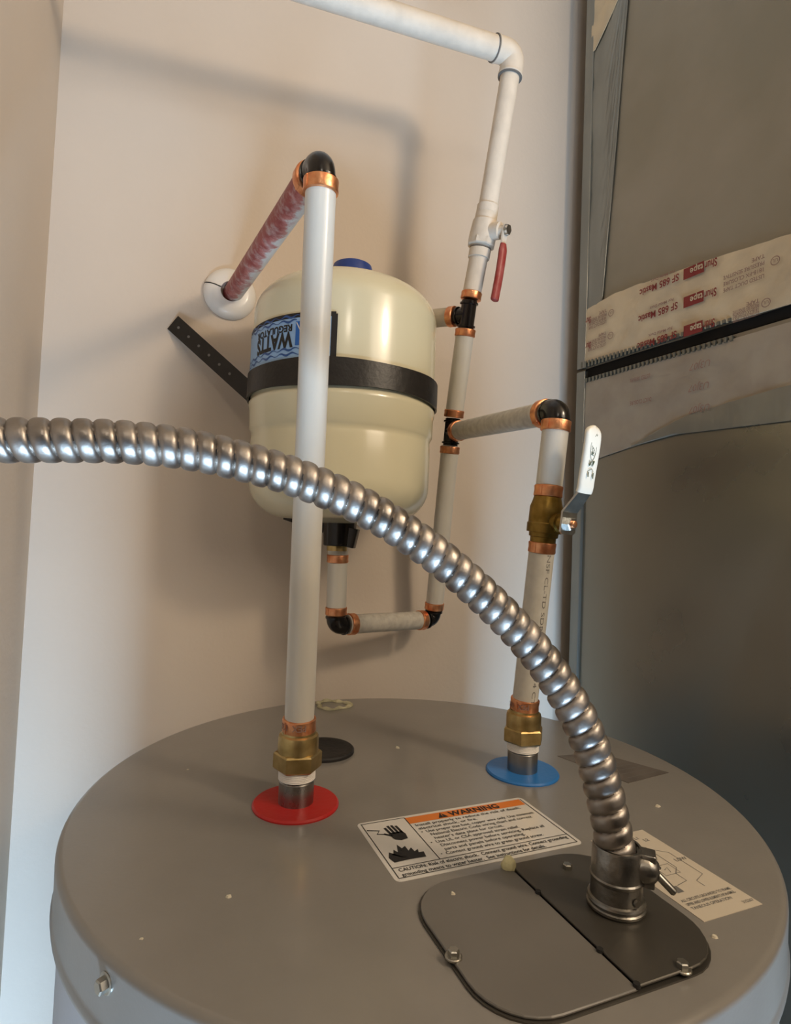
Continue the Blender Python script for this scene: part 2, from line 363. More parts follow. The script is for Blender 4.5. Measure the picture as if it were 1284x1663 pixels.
# hand with spark, flame
g = G(); hx, hy = .022, .050
put2d(g, poly2d([(hx-.005, hy-.001), (hx-.004, hy-.005), (hx, hy-.007), (hx+.005, hy-.006), (hx+.006, hy), (hx+.005, hy+.004), (hx-.004, hy+.004)]), fn, 0, .0002)
for k, (dx, L) in enumerate(((-.0040, .0075), (-.0012, .0095), (.0016, .0095), (.0044, .008))):
    put2d(g, strip2d([(hx+dx, hy+.002), (hx+dx-.001, hy+.004+L)], .0019), fn, 0, .0002)
put2d(g, strip2d([(hx-.004, hy), (hx-.0085, hy+.004)], .0020), fn, 0, .0002)
put2d(g, strip2d([(hx-.018, hy+.012), (hx-.010, hy+.009), (hx-.013, hy+.005), (hx-.007, hy+.003)], .0013), fn, 0, .0002)
g.build('shock_symbol', 'ink', wl, smooth=False)
g = G(); fl = [(-.011, 0), (-.0125, .006), (-.010, .012), (-.0085, .008), (-.006, .014), (-.0045, .010), (-.0015, .019), (0, .014), (.003, .016), (.003, .010), (.006, .013), (.0065, .008), (.0095, .010), (.0085, .006), (.012, .006), (.011, 0)]
n = len(fl); vs = [(.018, .020)]+[(.018+x, .0195+y) for x, y in fl]; put2d(g, (vs, [(0, i+1, i+2) for i in range(n-1)]), fn, 0, .0002)
g.build('flame_symbol', 'ink', wl, smooth=False)
# wiring diagram label
DB = -.2345; DA = .2905; DW = .047; DH = .0895
g = G(); g.prism([(DA, DB), (DA+DW, DB), (DA+DW, DB-DH), (DA, DB-DH)], LP(0, 0, 0), E2, E1, UP, .0003)
dl = g.build('wiring_label', 'labelw2', wh, smooth=False, label='cream wiring diagram label behind the conduit connector')
fn2 = lab_fn(DA, DB, .0003); g = G()
for s, x0, y0, sz in (('ALL CIRCUITS GROUNDED TO FRAME', .003, .0165, .0031), ('UPPER AND LOWER ELEMENTS NON-SIMUL-', .003, .0130, .0031), ('TANEOUS OPERATION', .003, .0095, .0031), ('315267', .037, .0040, .0030)):
    vf = text2d(s, sz, .00006); wmax = max(x for x, y in vf[0]); k = min(1, .040/wmax); put2d(g, vf, lambda x, y, t: fn2(x0+x*k, y0+y, .0001))
for s, x0, y0 in (('L1', .031, .080), ('L2', .036, .076), ('HTL', .022, .066), ('UP', .022, .056), ('LOW', .036, .050), ('TOP', .012, .072)):
    put2d(g, text2d(s, .0042, .00012), lambda x, y, t: fn2(x0+x, y0+y, .0001))
for pl in ([(.018, .078), (.030, .070), (.030, .045), (.024, .040), (.024, .032), (.014, .030)], [(.022, .074), (.040, .060), (.040, .034), (.030, .030), (.030, .024)],
           [(.016, .050), (.028, .050), (.028, .040), (.016, .040), (.016, .050)], [(.006, .060), (.016, .060), (.016, .050)], [(.020, .045), (.024, .047), (.022, .042)]):
    put2d(g, strip2d(pl, .0005), fn2, 0, .0001)
put2d(g, rect2d(.008, .024, .013, .030), fn2, 0, .0001)
g.build('diagram_print', 'inkgrey', dl, smooth=False)
# worn sticker at the back right
g = G(); qd = [(.1638, .5677), (.2060, .5800), (.2560, .5374), (.2089, .5108)]
g.add([V((x, y, LZ+z)) for z in (0, .0004) for x, y in qd], [(0, 1, 2, 3), (7, 6, 5, 4), (0, 4, 5, 1), (1, 5, 6, 2), (2, 6, 7, 3), (3, 7, 4, 0)]); st = g.build('worn_sticker', 'sticker', wh, smooth=False, label='dark worn sticker behind the conduit')
g = G(); A, B, C_, D_ = [V((x, y, LZ+.0005)) for x, y in qd]
for k in range(1, 9):
    t = k/9; p = A.lerp(D_, t); q = B.lerp(C_, t); p = p.lerp(q, .06+.04*(k % 3)); q = p.lerp(q, .93-.05*(k % 2)); dd = (D_-A).normalized()*.0010; g.add([p, q, q+dd, p+dd], [(0, 1, 2, 3)])
g.build('faded_lettering', 'inkgrey', st, smooth=False)

# nipples (part of the heater)
def nipple(c):
    g = G(); pr = [(.0005, .0131), (.018, .0131)]
    for k in range(7): pr += [(.018+k*.0016, .0131), (.0188+k*.0016, .0124)]
    pr.append((.031, .0122)); g.lathe(c, UP, pr, 32); return g.build('nipple', 'steel', wh)
nipple(HOT); nipple(COLD)

# crumbs and the cream wad
for (u, v, s, lab) in ((645, 1215, .0028, 'curled white paint chip on the lid behind the warning label'), (372, 1457, .0022, 'tiny pale crumb on the open left part of the lid'), (1068, 1310, .0022, 'pale crumb on the lid right of the conduit'),
                       (305, 1250, .0012, 'pale speck near the left back of the lid'), (230, 1525, .0012, 'faint speck near the left front of the lid'), (1160, 1522, .0020, 'tan crumb by the right corner of the access cover'), (735, 1460, .0020, 'pale crumb on the grey cover plate')):
    p = Zp(u, v, LZ); z = LZ+(.0026 if u == 735 else 0); g = G()
    n = 7; top = [p+V((math.cos(2*math.pi*k/n)*s*random.uniform(.6, 1.2), math.sin(2*math.pi*k/n)*s*random.uniform(.35, .8), 0)) for k in range(n)]
    vs = [V((t.x, t.y, z)) for t in top]+[V((p.x+(t.x-p.x)*.7, p.y+(t.y-p.y)*.7, z+s*random.uniform(.35, .7))) for t in top]
    g.add(vs, [tuple(range(n))[::-1]]+[tuple(n+k for k in range(n))]+[(k, (k+1) % n, n+(k+1) % n, n+k) for k in range(n)])
    tag(recenter(g.build('crumb', 'crumb', smooth=False)), lab, 'crumb', 'crumbs on the heater lid')
p = Zp(825, 1416, LZ); g = G(); g.lathe(V((p.x, p.y, LZ+.0008)), UP, [(0, .0022), (.0012, .0040), (.0035, .0046), (.0060, .0038), (.0080, .0024), (.0090, .0008)], 14)
for v_ in g.v: v_ += V((random.uniform(-1, 1), random.uniform(-1, 1), 0))*.0004
tag(recenter(g.build('foam_wad', 'cream')), 'small cream foam wad at the top of the cover seam', 'foam')

# ------------------------------------------------------------------ pipe fittings
def cyl_ab(g, A, B, r, n=28, bev=.0005, mi=0, hollow=0):
    A = V(A); B = V(B); L = (B-A).length; g.lathe(A, B-A, [(0, r-bev), (bev, r), (L-bev, r), (L, r-bev)], n, mi)
def pipe(A, B, par, m='pex', r=.0111, name='pipe', label=None):
    g = G(); cyl_ab(g, A, B, r); return g.build(name, m, par, label=label)
def crimp(c, d, par, r=.0124, w=.0092, label=None):
    c = V(c); d = V(d).normalized(); g = G()
    g.lathe(c-d*w/2, d, [(0, r-.0012), (.0006, r-.0002), (.0014, r), (w*.5, r-.0003), (w-.0014, r), (w-.0006, r-.0002), (w, r-.0012)], 36)
    # the crimp tool's small ear marks
    a = d.orthogonal().normalized(); b = d.cross(a)
    for q in (a, -a): g.box(c+q*(r-.0002), (d, q.cross(d), q), (w*.42, .0008, .0005))
    return g.build('crimp_ring', 'copper', par, label=label)
def elbow(A, K, B, par, r=.0095, m='black', name='elbow', collar=.0112, rad=.012, ends=True, label=None):
    A = V(A); K = V(K); B = V(B); da = (A-K).normalized(); db = (B-K).normalized()
    rad = min(rad, (A-K).length*.9, (B-K).length*.9)
    pts = [A]+[K+da*(rad*(1-t))*(1-t)+db*(rad*t)*t for t in [i/10 for i in range(11)]]+[B]
    g = G(); g.tube(pts, r, 24)
    if ends:
        for E_, d in ((A, -da), (B, -db)): g.lathe(E_, d, [(0, collar-.0004), (.0004, collar), (.0022, collar), (.0026, r)], 24)
    return g.build(name, m, par, label=label)

# hot water pipe ------------------------------------------------------
hw = thing('hot_water_pipe', 'tall milky plastic riser from the red ring to a black elbow and red pipe', 'pipe', HOT+UP*.02)
def adapter(base, par, m='brass'):
    # thread tape, hex, shoulder and crimp socket
    b = V(base)
    g = G(); pr = [(.0200, .0128)]
    for k in range(6): pr += [(.0200+k*.0012, .0139), (.0207+k*.0012, .0136)]
    g.lathe(b, UP, pr+[(.0275, .0128)], 32); g.build('thread_tape', 'tape', par)
    g = G(); a = math.radians(12); n = 6
    hexp = [(math.cos(a+2*math.pi*k/n)*.0182, math.sin(a+2*math.pi*k/n)*.0182) for k in range(n)]
    g.prism(hexp, b+UP*.0272, V((1, 0, 0)), V((0, 1, 0)), UP, .0125, 0, .0012)
    g.lathe(b+UP*.0395, UP, [(0, .0152), (.010, .0152), (.0125, .0146), (.0135, .0128), (.0155, .0126)], 36)
    return g.build('brass_adapter', m, par, angle=30)
adapter(HOT, hw)
HT = P(521, 302, .412); hb = HOT+UP*.0545
HD = (HT-hb).normalized()
crimp(hb+HD*.0052, HD, hw, .0127, .0105, 'copper crimp ring above the hot brass adapter')
pipe(hb, HT, hw, label='tall straight milky riser pipe')
crimp(HT-HD*.0005, HD, hw, .0129, .0100)
K = HT+HD*.017
wc = P(400, 455, .66)   # a point on the way to the wall
wE = W(377, 478)
RD = (wE-K).normalized()
elbow(HT+HD*.004, K, K+RD*.020, hw, r=.0102, rad=.014)
crimp(K+RD*.027, RD, hw, .0129)
g = G(); A = K+RD*.024; B = wE+WN*.03
# red pipe carrying white overspray on its lower side
n = 40; m_ = 60; a = UP-RD*UP.dot(RD); a.normalize(); b = RD.cross(a)
vs = []; fs = []; mi = []
L = (B-A).length
for i in range(m_+1):
    for k in range(n):
        q = 2*math.pi*k/n; vs.append(A+RD*(L*i/m_)+a*(.0111*math.cos(q))+b*(.0111*math.sin(q)))
for i in range(m_):
    for k in range(n): fs.append((i*n+k, i*n+(k+1) % n, (i+1)*n+(k+1) % n, (i+1)*n+k))
g.add(vs, fs)
# paint: red stripe side and white overspray, split along the pipe by a noise-broken edge
rm = bpy.data.materials.new('red_pipe_with_overspray'); rm.use_nodes = True; nt = rm.node_tree; bs = nt.nodes['Principled BSDF']; bs.inputs['Roughness'].default_value = .5
tc = nt.nodes.new('ShaderNodeTexCoord'); dp = nt.nodes.new('ShaderNodeVectorMath'); dp.operation = 'DOT_PRODUCT'
side = (a*.55-V((1, 0, 0))*.85).normalized(); orgA = A-ORG[hw]
sb = nt.nodes.new('ShaderNodeVectorMath'); sb.operation = 'SUBTRACT'; nt.links.new(tc.outputs['Object'], sb.inputs[0]); sb.inputs[1].default_value = orgA
side = (side-RD*side.dot(RD)).normalized()
nt.links.new(sb.outputs[0], dp.inputs[0]); dp.inputs[1].default_value = side
ns = nt.nodes.new('ShaderNodeTexNoise'); ns.inputs['Scale'].default_value = 55; ns.inputs['Detail'].default_value = 7; ns.inputs['Roughness'].default_value = .65; nt.links.new(tc.outputs['Object'], ns.inputs['Vector'])
ma = nt.nodes.new('ShaderNodeMath'); ma.operation = 'MULTIPLY_ADD'; nt.links.new(dp.outputs['Value'], ma.inputs[0]); ma.inputs[1].default_value = 30.0
nt.links.new(ns.outputs['Fac'], ma.inputs[2])
rp = nt.nodes.new('ShaderNodeValToRGB'); nt.links.new(ma.outputs[0], rp.inputs[0]); e = rp.color_ramp.elements
e[0].position = .26; e[0].color = srgb('#dcd6d0'); e[1].position = .37; e[1].color = srgb('#c07a74')
x = e.new(.55); x.color = srgb('#93403d'); x = e.new(.85); x.color = srgb('#8c3533')
n3 = nt.nodes.new('ShaderNodeTexNoise'); n3.inputs['Scale'].default_value = 95; n3.inputs['Detail'].default_value = 8; n3.inputs['Roughness'].default_value = .7; nt.links.new(tc.outputs['Object'], n3.inputs['Vector'])
r3 = nt.nodes.new('ShaderNodeValToRGB'); nt.links.new(n3.outputs['Fac'], r3.inputs[0]); r3.color_ramp.elements[0].position = .48; r3.color_ramp.elements[1].position = .72; r3.color_ramp.elements[1].color = (.6, .6, .6, 1)
mx = nt.nodes.new('ShaderNodeMix'); mx.data_type = 'RGBA'; nt.links.new(r3.outputs[0], mx.inputs[0]); nt.links.new(rp.outputs[0], mx.inputs[6]); mx.inputs[7].default_value = srgb('#cfc4be')
nt.links.new(mx.outputs[2], bs.inputs['Base Color']); M['redpipe'] = rm
g.build('stub_pipe', 'redpipe', hw, label='red pipe spattered with white paint, running to the wall')
# printed ring
g = G(); rv = text2d('PEX  1807', .0062, .00015)
cc = hb+HD*.0052; rr = .0130
put2d(g, rv, lambda x, y, t: cc+V((math.sin(.58-x/rr)*rr, -math.cos(.58-x/rr)*rr, 0))+UP*(.0022-y))
g.build('ring_stamp', 'inkbrown', hw, smooth=False)

# escutcheon
es = thing('wall_flange', 'round white split wall flange where the red pipe meets the wall', 'flange', W(372, 476))
EC = W(373, 479)
g = G(); g.lathe(EC-WN*.0001, -WN, [(0, .0305), (.002, .0310), (.006, .0297), (.0105, .0250), (.0125, .0190), (.0125, .0120), (.002, .0113)], 56, closed=False); g.build('flange_plate', 'white', es, angle=60)
g = G(); uu = -WU
for sgn in (1,):
    pts = [EC-WN*(z+.0004)+(WU*(-math.cos(.25))+UP*math.sin(.25))*r for r, z in ((.0308, .002), (.0296, .006), (.0250, .0105), (.0190, .0125), (.0122, .0125))]
    g.tube(pts, .0006, 6)
g.build('split_line', 'ink', es)

# supply line ---------------------------------------------------------
sp = thing('supply_pipe', 'painted white pipe dropping to clear plastic pipe behind the cream tank', 'pipe', W(705, 1010, .02))
U = P(703, 1006, .755); T2 = P(733, 702, .722); T1 = P(759, 512, .692); VB = P(786, 372, .678); EL = P(834, 88, .66)
def along(A, B, px): # point on AB whose image row is px
    lo, hi = 0., 1.
    def row(p):
        d = p-CAM; q = V((d.dot(cr), d.dot(cf), d.dot(cu))); return 831.5-F*q.z/q.y
    ra = row(A); up = row(B) < ra
    for _ in range(30):
        m = (lo+hi)/2
        if (row(A.lerp(B, m)) > px) == up: lo = m
        else: hi = m
    return A.lerp(B, lo)
d0 = (T2-U).normalized(); d1 = (T1-T2).normalized(); d2 = (VB-T1).normalized(); d3 = (EL-VB).normalized()
N = P(545, 1015, .660)                        # lower elbow under the tank
du = (N-U).normalized()
elbow(U+d0*.012, U, U+du*.012, sp)
crimp(along(U, T2, 984), d0, sp)
pipe(U+d0*.013, along(U, T2, 724), sp, 'pex', label='milky pipe below the lower black tee')
crimp(along(U, T2, 731), d0, sp)
def tee(c, d, br, par, L=.017):
    g = G(); d = V(d).normalized(); br = V(br).normalized()
    for A, B in ((c-d*L, c+d*L), (c, c+br*L)): cyl_ab(g, A, B, .0092, 24)
    for s, dd in ((c-d*L*.85, d), (c+d*L*.70, d), (c+br*L*.70, br)): g.lathe(s, dd, [(0, .0100), (.0004, .0110), (.0022, .0110), (.0026, .0100)], 24)
    return g.build('tee_fitting', 'black', par)
EL2 = P(905, 668, .512)                      # elbow over the brass valve
db = (EL2-T2).normalized()
tee(T2, d0, db, sp)
crimp(along(T2, T1, 672), d1, sp)
pipe(along(T2, T1, 675), along(T2, T1, 541), sp, 'pex', label='milky pipe between the two black tees')
crimp(along(T2, T1, 541), d1, sp)
bw = (W(690, 524)-T1); bw = (bw-d1*bw.dot(d1)).normalized()
bw = (P(716, 516, .715)-T1).normalized()
tee(T1, d1, bw, sp)
crimp(T1+bw*.0215, bw, sp)
g = G(); tt = T1+bw*.018; x = (.722-tt.dot(WN))/bw.dot(WN); cyl_ab(g, tt, tt+bw*x, .0111); g.build('wall_stub', 'beigepaint', sp, label='beige painted stub running behind the tank into the wall')
crimp(along(T1, VB, 481), d2, sp)
pipe(along(T1, VB, 486), along(T1, VB, 404), sp, 'whitepaint', label='white painted pipe under the red-handled valve')
pipe(along(VB, EL, 345), EL-d3*.012, sp, 'whitepaint', .0113, label='white painted pipe above the red-handled valve')
g = G(); c = along(VB, EL, 345); g.lathe(c-d3*.002, d3, [(0, .0128), (.009, .0128), (.0098, .0115)], 24); g.build('coupling', 'whitepaint', sp)
hl = (W(530, -8, .1628)-EL).normalized()
elbow(EL-d3*.026, EL, EL+hl*.026, sp, r=.0137, m='whitepaint', collar=.0145, rad=.016, label='white painted elbow')
HE = EL+hl*.46
pipe(EL+hl*.020, HE, sp, 'whitepaint', .0127, label='white painted pipe rising to the upper left')
elbow(HE+hl*-.002, HE+hl*.03, HE+hl*.03+UP*.034, sp, r=.0165, m='whitepaint', collar=.0175, rad=.02)
pipe(HE+hl*.03+UP*.03, V(((HE+hl*.03).x, (HE+hl*.03).y, H)), sp, 'whitepaint', .0127)
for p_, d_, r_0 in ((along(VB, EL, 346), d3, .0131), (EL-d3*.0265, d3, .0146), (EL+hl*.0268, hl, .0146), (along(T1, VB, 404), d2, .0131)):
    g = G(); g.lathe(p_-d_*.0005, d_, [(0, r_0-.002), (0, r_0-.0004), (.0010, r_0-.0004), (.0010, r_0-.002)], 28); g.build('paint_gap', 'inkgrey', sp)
# U-leg to the tank
crimp(U+du*.021, du, sp)
pipe(U+du*.015, N-du*.015, sp, 'pexgrey', label='short level pipe under the tank, dusty on top')
crimp(N-du*.021, du, sp)
TN = P(549, 880, .655)
dn = (TN-N).normalized()
elbow(N-du*.012, N, N+dn*.010, sp, r=.0108, collar=.0118, rad=.010)
crimp(along(N, TN, 992), dn, sp, .0122)
pipe(N+dn*.014, along(N, TN, 886), sp, 'pex', label='short milky leg under the tank')
crimp(along(N, TN, 907), dn, sp, .0122)

# inlet branch with the brass valve -------------------------------------
ip = thing('cold_inlet_pipe', 'clear plastic pipe from the tee through the brass valve to the blue ring', 'pipe', COLD+UP*.02)
adapter(COLD, ip)
cb = COLD+UP*.0545
BV = P(885, 843, .513)
dlow = (BV-cb).normalized(); dup = (EL2-BV).normalized()
crimp(cb+dlow*.0052, dlow, ip, .0127, .0105, 'copper crimp ring above the cold brass adapter')
pipe(cb, along(cb, BV, 893), ip, 'pexprint', label='milky pipe with faint lettering below the brass valve')
crimp(along(cb, BV, 889), dlow, ip, .0120, .0100)
crimp(along(BV, EL2, 798), dup, ip, .0125, .0105)
pipe(along(BV, EL2, 798), along(BV, EL2, 697), ip, 'pex', r=.0115, label='short milky pipe above the brass valve')
crimp(along(BV, EL2, 692), dup, ip, .0132, .0098)
elbow(EL2-dup*.010, EL2, EL2-db*.013, ip, r=.0118, rad=.012, collar=.0124)
crimp(EL2-db*.0200, -db, ip, .0134)
pipe(T2+db*.018, EL2-db*.015, ip, 'pexgrey', label='sloping dusty pipe from the lower tee to the upper elbow')
crimp(T2+db*.0190, db, ip, .0126)
# faint print running up the pipe
g = G(); vf = text2d('NSF CL-TD SDR9 100PSI 3/4 CTS PE-X', .0052, 0); wm = max(x for x, y in vf[0]); A = along(cb, BV, 900); k = .16/wm; rr = .01125
u0 = V((1, 0, 0)); u1 = V((0, -1, 0))
put2d(g, vf, lambda x, y, t: A-dlow*(x*k)+u0*(math.sin(.25+y/rr)*rr)+u1*(math.cos(.25+y/rr)*rr))
g.build('pipe_lettering', 'inkgrey', ip, smooth=False)
g = G(); rv = text2d('PEX  1807', .0062, .00015); cc = cb+dlow*.0052; rr = .0130
put2d(g, rv, lambda x, y, t: cc+V((math.sin(.1-x/rr)*rr, -math.cos(.1-x/rr)*rr, 0))+UP*(.0022-y)); g.build('ring_stamp', 'inkbrown', ip, smooth=False)

# brass ball valve --------------------------------------------------------
bv = thing('ball_valve', 'brass ball valve with a white lever handle on the right pipe', 'valve', BV-dup*.02)
c0 = along(cb, BV, 880); c1 = along(BV, EL2, 806); Lb = (c1-c0).length; dv = (c1-c0).normalized()
g = G(); g.lathe(c0, dv, [(-.001, .0110), (.004, .0112), (.0045, .0125), (.008, .0128), (.0083, .0150), (.016, .0152), (.0165, .0146), (.017, .0143), (Lb-.010, .0143), (Lb-.006, .0130), (Lb-.001, .0118), (Lb, .0112)], 36)
g.build('valve_body', 'brassold', bv, angle=25)
sd = V((.58, -.82, 0)); sd = (sd-dv*sd.dot(dv)).normalized()      # stem direction
ld = dv; lw = sd.cross(ld).normalized()
sc0 = (c0+dv*.018)
g = G(); g.lathe(sc0+sd*.008, sd, [(0, .0085), (.0085, .0085), (.0095, .0065), (.016, .0060)], 20); g.build('stem', 'brassold', bv)
# strap of the lever: plate at the stem, kick outward, then the grip
def slab(pts, w, th, wdir):
    g = G(); pts = [V(p) for p in pts]; vs = []; fs = []
    for i, p in enumerate(pts):
        a = (pts[min(i+1, len(pts)-1)]-pts[max(i-1, 0)]).normalized(); nn = a.cross(wdir).normalized(); ww = w[i] if isinstance(w, list) else w
        vs += [p+wdir*ww/2+nn*th/2, p-wdir*ww/2+nn*th/2, p-wdir*ww/2-nn*th/2, p+wdir*ww/2-nn*th/2]
    for i in range(len(pts)-1):
        for k in range(4): fs.append((4*i+k, 4*i+(k+1) % 4, 4*i+4+(k+1) % 4, 4*i+4+k))
    fs += [(3, 2, 1, 0), tuple(4*(len(pts)-1)+k for k in range(4))]; g.add(vs, fs); return g
s0 = sc0+sd*.0250
pB = s0-ld*.009; pT = s0+ld*.010; k1 = s0+ld*.0270+sd*.0125; k2 = k1+ld*.007+sd*.0010; k3 = k2+ld*.0485+sd*.0005
slab([pB, pB+ld*.002, pT, k1], [.014, .0190, .0190, .0160], .0018, lw).build('lever_strap', 'zinc', bv, smooth=False, label='zinc plated strap of the lever')
g = G(); n = 14; prof = []
path = crom([k1-ld*.000-sd*.0005, k1+ld*.004+sd*.0006, k2+ld*.006, k2+ld*.035+sd*.0016, k3], 6)
vs = []; fs = []; NS = 16
tot = len(path)
for i, p in enumerate(path):
    a = (path[min(i+1, tot-1)]-path[max(i-1, 0)]).normalized(); nn = a.cross(lw).normalized()
    t = i/(tot-1); e_ = 1.0 if t < .84 else math.sqrt(max(0, 1-((t-.84)/.165)**2)); e_ = max(e_, .12)
    hw_, ht_ = .0088*e_*(1.0+.06*t), .0030*(.5+.5*e_)
    for k in range(NS):
        q = 2*math.pi*k/NS; cx = math.copysign(abs(math.cos(q))**.6, math.cos(q)); cy = math.copysign(abs(math.sin(q))**.6, math.sin(q)); vs.append(p+lw*(hw_*cx)+nn*(ht_*cy))
for i in range(tot-1):
    for k in range(NS): fs.append((i*NS+k, i*NS+(k+1) % NS, (i+1)*NS+(k+1) % NS, (i+1)*NS+k))
fs += [tuple(range(NS-1, -1, -1)), tuple((tot-1)*NS+k for k in range(NS))]
g.add(vs, fs); hd = g.build('lever_grip', 'lever', bv, angle=60, label='white vinyl lever grip with green print')
g = G(); gu = (k3-k2).normalized(); gn = gu.cross(lw); gn = gn if gn.dot(sd) > 0 else -gn
gr = gn.cross(gu) if False else (lw if lw.x > 0 else -lw)
def gf(x, y, t=0): return k2+gu*(.006+x)-gr*(y)+gn*(.0034+.0004+t)+(sd*0)
def gfx(x, y, t=0):
    x = x*.80-.0030
    f_ = (.006+x)/(k3-k2).length; return k2.lerp(k3, f_)-gr*(y+.0012)+gn*.0041
put2d(g, text2d('PROFLO', .0052, .00012, shear=.3), lambda x, y, t: gfx(.0255+x*.72, y-.0016))
put2d(g, text2d('\u00ae', .003), lambda x, y, t: gfx(.0462+x, y-.0035))
n = 24; put2d(g, strip2d([(.0335+.0125*math.cos(a_), .0036*math.sin(a_)) for a_ in [math.radians(60+300*k/n) for k in range(n+1)]], .0005), gfx)
put2d(g, strip2d([(.0150, .0030), (.0205, .0030), (.0150, -.0005), (.0205, -.0005), (.0150, .0030)], .0012), gfx)
put2d(g, poly2d([(.0140, -.0012), (.0205, -.0012), (.0205, -.0038)]), gfx)
put2d(g, strip2d([(.0095, .0030), (.0115, .0015), (.0120, 0), (.0115, -.0015), (.0095, -.0030)], .0007), gfx)
put2d(g, strip2d([(.0035, .0030), (.0085, .0030)], .0013), gfx); put2d(g, strip2d([(.0025, -.0034), (.0085, -.0034)], .0013), gfx)
g.build('grip_print', 'inkgreen', hd, smooth=False)
g = G(); g.lathe(s0+sd*.0009, sd, [(0, .0062), (.0038, .0062), (.0044, .0054)], 6); g.build('lever_nut', 'zinc', bv, smooth=False)
g = G(); g.lathe(s0+sd*.004, sd, [(0, .0032), (.0030, .0032), (.0034, .0026)], 16); g.build('stem_tip', 'copper', bv)

# painted upper valve -------------------------------------------------
uv = thing('painted_ball_valve', 'white painted ball valve with a red lever handle on the upper supply pipe', 'valve', VB)
a = along(T1, VB, 406); b = along(VB, EL, 341); L = (b-a).length; dd = (b-a).normalized()
g = G(); g.lathe(a, dd, [(-.010, .0112), (-.0098, .0128), (0, .0128), (.0005, .0115), (.004, .0120), (.0045, .0155), (.009, .0160), (.013, .0160), (.020, .0156), (L-.014, .0145), (L-.0135, .0132), (L-.006, .0130), (L, .0115)], 30)
g.prism([(math.cos(math.pi/4*k+.3)*.0168, math.sin(math.pi/4*k+.3)*.0168) for k in range(8)], a+dd*.0035, dd.orthogonal().normalized(), dd.cross(dd.orthogonal()).normalized(), dd, .0085, 0, .0012)
g.build('valve_body', 'whitepaint', uv, angle=28)
s2 = V((.78, -.62, .0)); s2 = (s2-dd*s2.dot(dd)).normalized(); c = a+dd*.020
g = G(); g.lathe(c+s2*.012, s2, [(0, .0100), (.011, .0096), (.0115, .0060), (.022, .0055)], 18); g.build('stem', 'whitepaint', uv)
g = G(); g.lathe(c+s2*.0305, s2, [(0, .0066), (.004, .0058)], 6); g.build('stem_nut', 'steel', uv, smooth=False, label='bare grey stem nut with chipped paint')
l2 = -dd; wd = s2.cross(l2).normalized(); q0 = c+s2*.0295
slab([q0-l2*.006, q0, q0+l2*.010, q0+l2*.022+s2*.002], [.010, .012, .010, .0085], .0018, wd).build('lever_strap', 'whitepaint', uv, smooth=False)
path = crom([q0+l2*.016+s2*.001, q0+l2*.026+s2*.002, q0+l2*.05+s2*.003, q0+l2*.075+s2*.003, q0+l2*.082+s2*.003], 5)
g = G(); vs = []; fs = []; tot = len(path)
for i, p in enumerate(path):
    t = i/(tot-1); e_ = .75+.25*min(1, t/.2) if t < .86 else math.sqrt(max(.03, 1-((t-.86)/.145)**2))
    for k in range(NS):
        q = 2*math.pi*k/NS; vs.append(p+wd*(.0064*e_*math.cos(q))+s2*(.0042*e_*math.sin(q)))
for i in range(tot-1):
    for k in range(NS): fs.append((i*NS+k, i*NS+(k+1) % NS, (i+1)*NS+(k+1) % NS, (i+1)*NS+k))
fs += [tuple(range(NS-1, -1, -1)), tuple((tot-1)*NS+k for k in range(NS))]
g.add(vs, fs); g.build('lever_grip', 'redlever', uv, angle=60, label='red vinyl lever grip')

# ------------------------------------------------------------------ expansion tank
TC = V((-.0628, .645, 0)); TR = .1012; zb, zt = 1.715, 1.982
tk = thing('expansion_tank', 'cream expansion tank with an upside-down blue label strapped to the wall', 'tank', TC+UP*zb)
def zz(v, Y=.545): return P(553, v, Y).z
gr1, gr2 = zz(630), zz(690)
prof = [(zb, .016), (zb+.002, .030)]
for k in range(0, 13):
    a = math.radians(90*k/12); prof.append((zb+.042-.038*math.cos(a), .056+(TR-.0035-.056)*math.sin(a)))
prof += [(gr2-.007, TR-.0034), (gr2-.003, TR-.0037), (gr2, TR-.0040), (gr2+.003, TR-.0030), (gr2+.006, TR-.0014), (gr1-.010, TR-.0008), (gr1-.005, TR+.0004), (gr1-.0015, TR+.0004), (gr1+.0005, TR-.0012), (gr1+.004, TR-.0010), (zt-.046, TR-.0010)]
for k in range(1, 13):
    a = math.radians(90*k/12); prof.append((zt-.046+.038*math.sin(a), .050+(TR-.001-.050)*math.cos(a)))
prof += [(zt-.004, .030), (zt-.002, .016)]
g = G(); g.lathe(TC, UP, prof, 96); g.build('shell', 'tank', tk, angle=70)
g = G(); g.lathe(TC+UP*(zt-.006)+V((.004, 0, 0)), UP, [(0, .0235), (.020, .0235), (.027, .0215), (.030, .0160), (.031, .006)], 32); g.build('valve_cap', 'tankblue', tk, label='blue cap on top of the tank')
g = G(); g.lathe(TC+UP*(zb-.03), UP, [(0, .011), (.010, .0115), (.012, .015), (.034, .016)], 24); g.build('neck', 'brass', tk)
# label wrapped on the shell
def TW(th, z, lift=0): r = TR+.0002+lift; return TC+V((math.sin(th)*r, -math.cos(th)*r, z))
lz1, lz0 = zz(509, .55), gr1+.006
zl = zz(507, .545)
def patch(g, t0, t1, z0, z1, lift, n=24, mi=0):
    vs = []; fs = []
    for i in range(n+1):
        t = t0+(t1-t0)*i/n; vs += [TW(t, z0, lift), TW(t, z1, lift)]
    for i in range(n): fs.append((2*i, 2*i+2, 2*i+3, 2*i+1))
    g.add(vs, fs, mi)
r_ = math.radians
g = G(); patch(g, r_(-128), r_(.8), zz(588), zl-.0020, .0003, 40); patch(g, r_(-128), r_(-.1), zl-.0021, zl, .0003, 40)
lb_ = g.build('tank_label', 'ink', tk, label='black bordered blue label printed upside down')
g = G(); lt = zl-.0048; lbz = zz(585); patch(g, r_(-126), r_(-2.5), lbz, lt, .0006, 40); g.build('blue_field', 'labelblue', lb_)
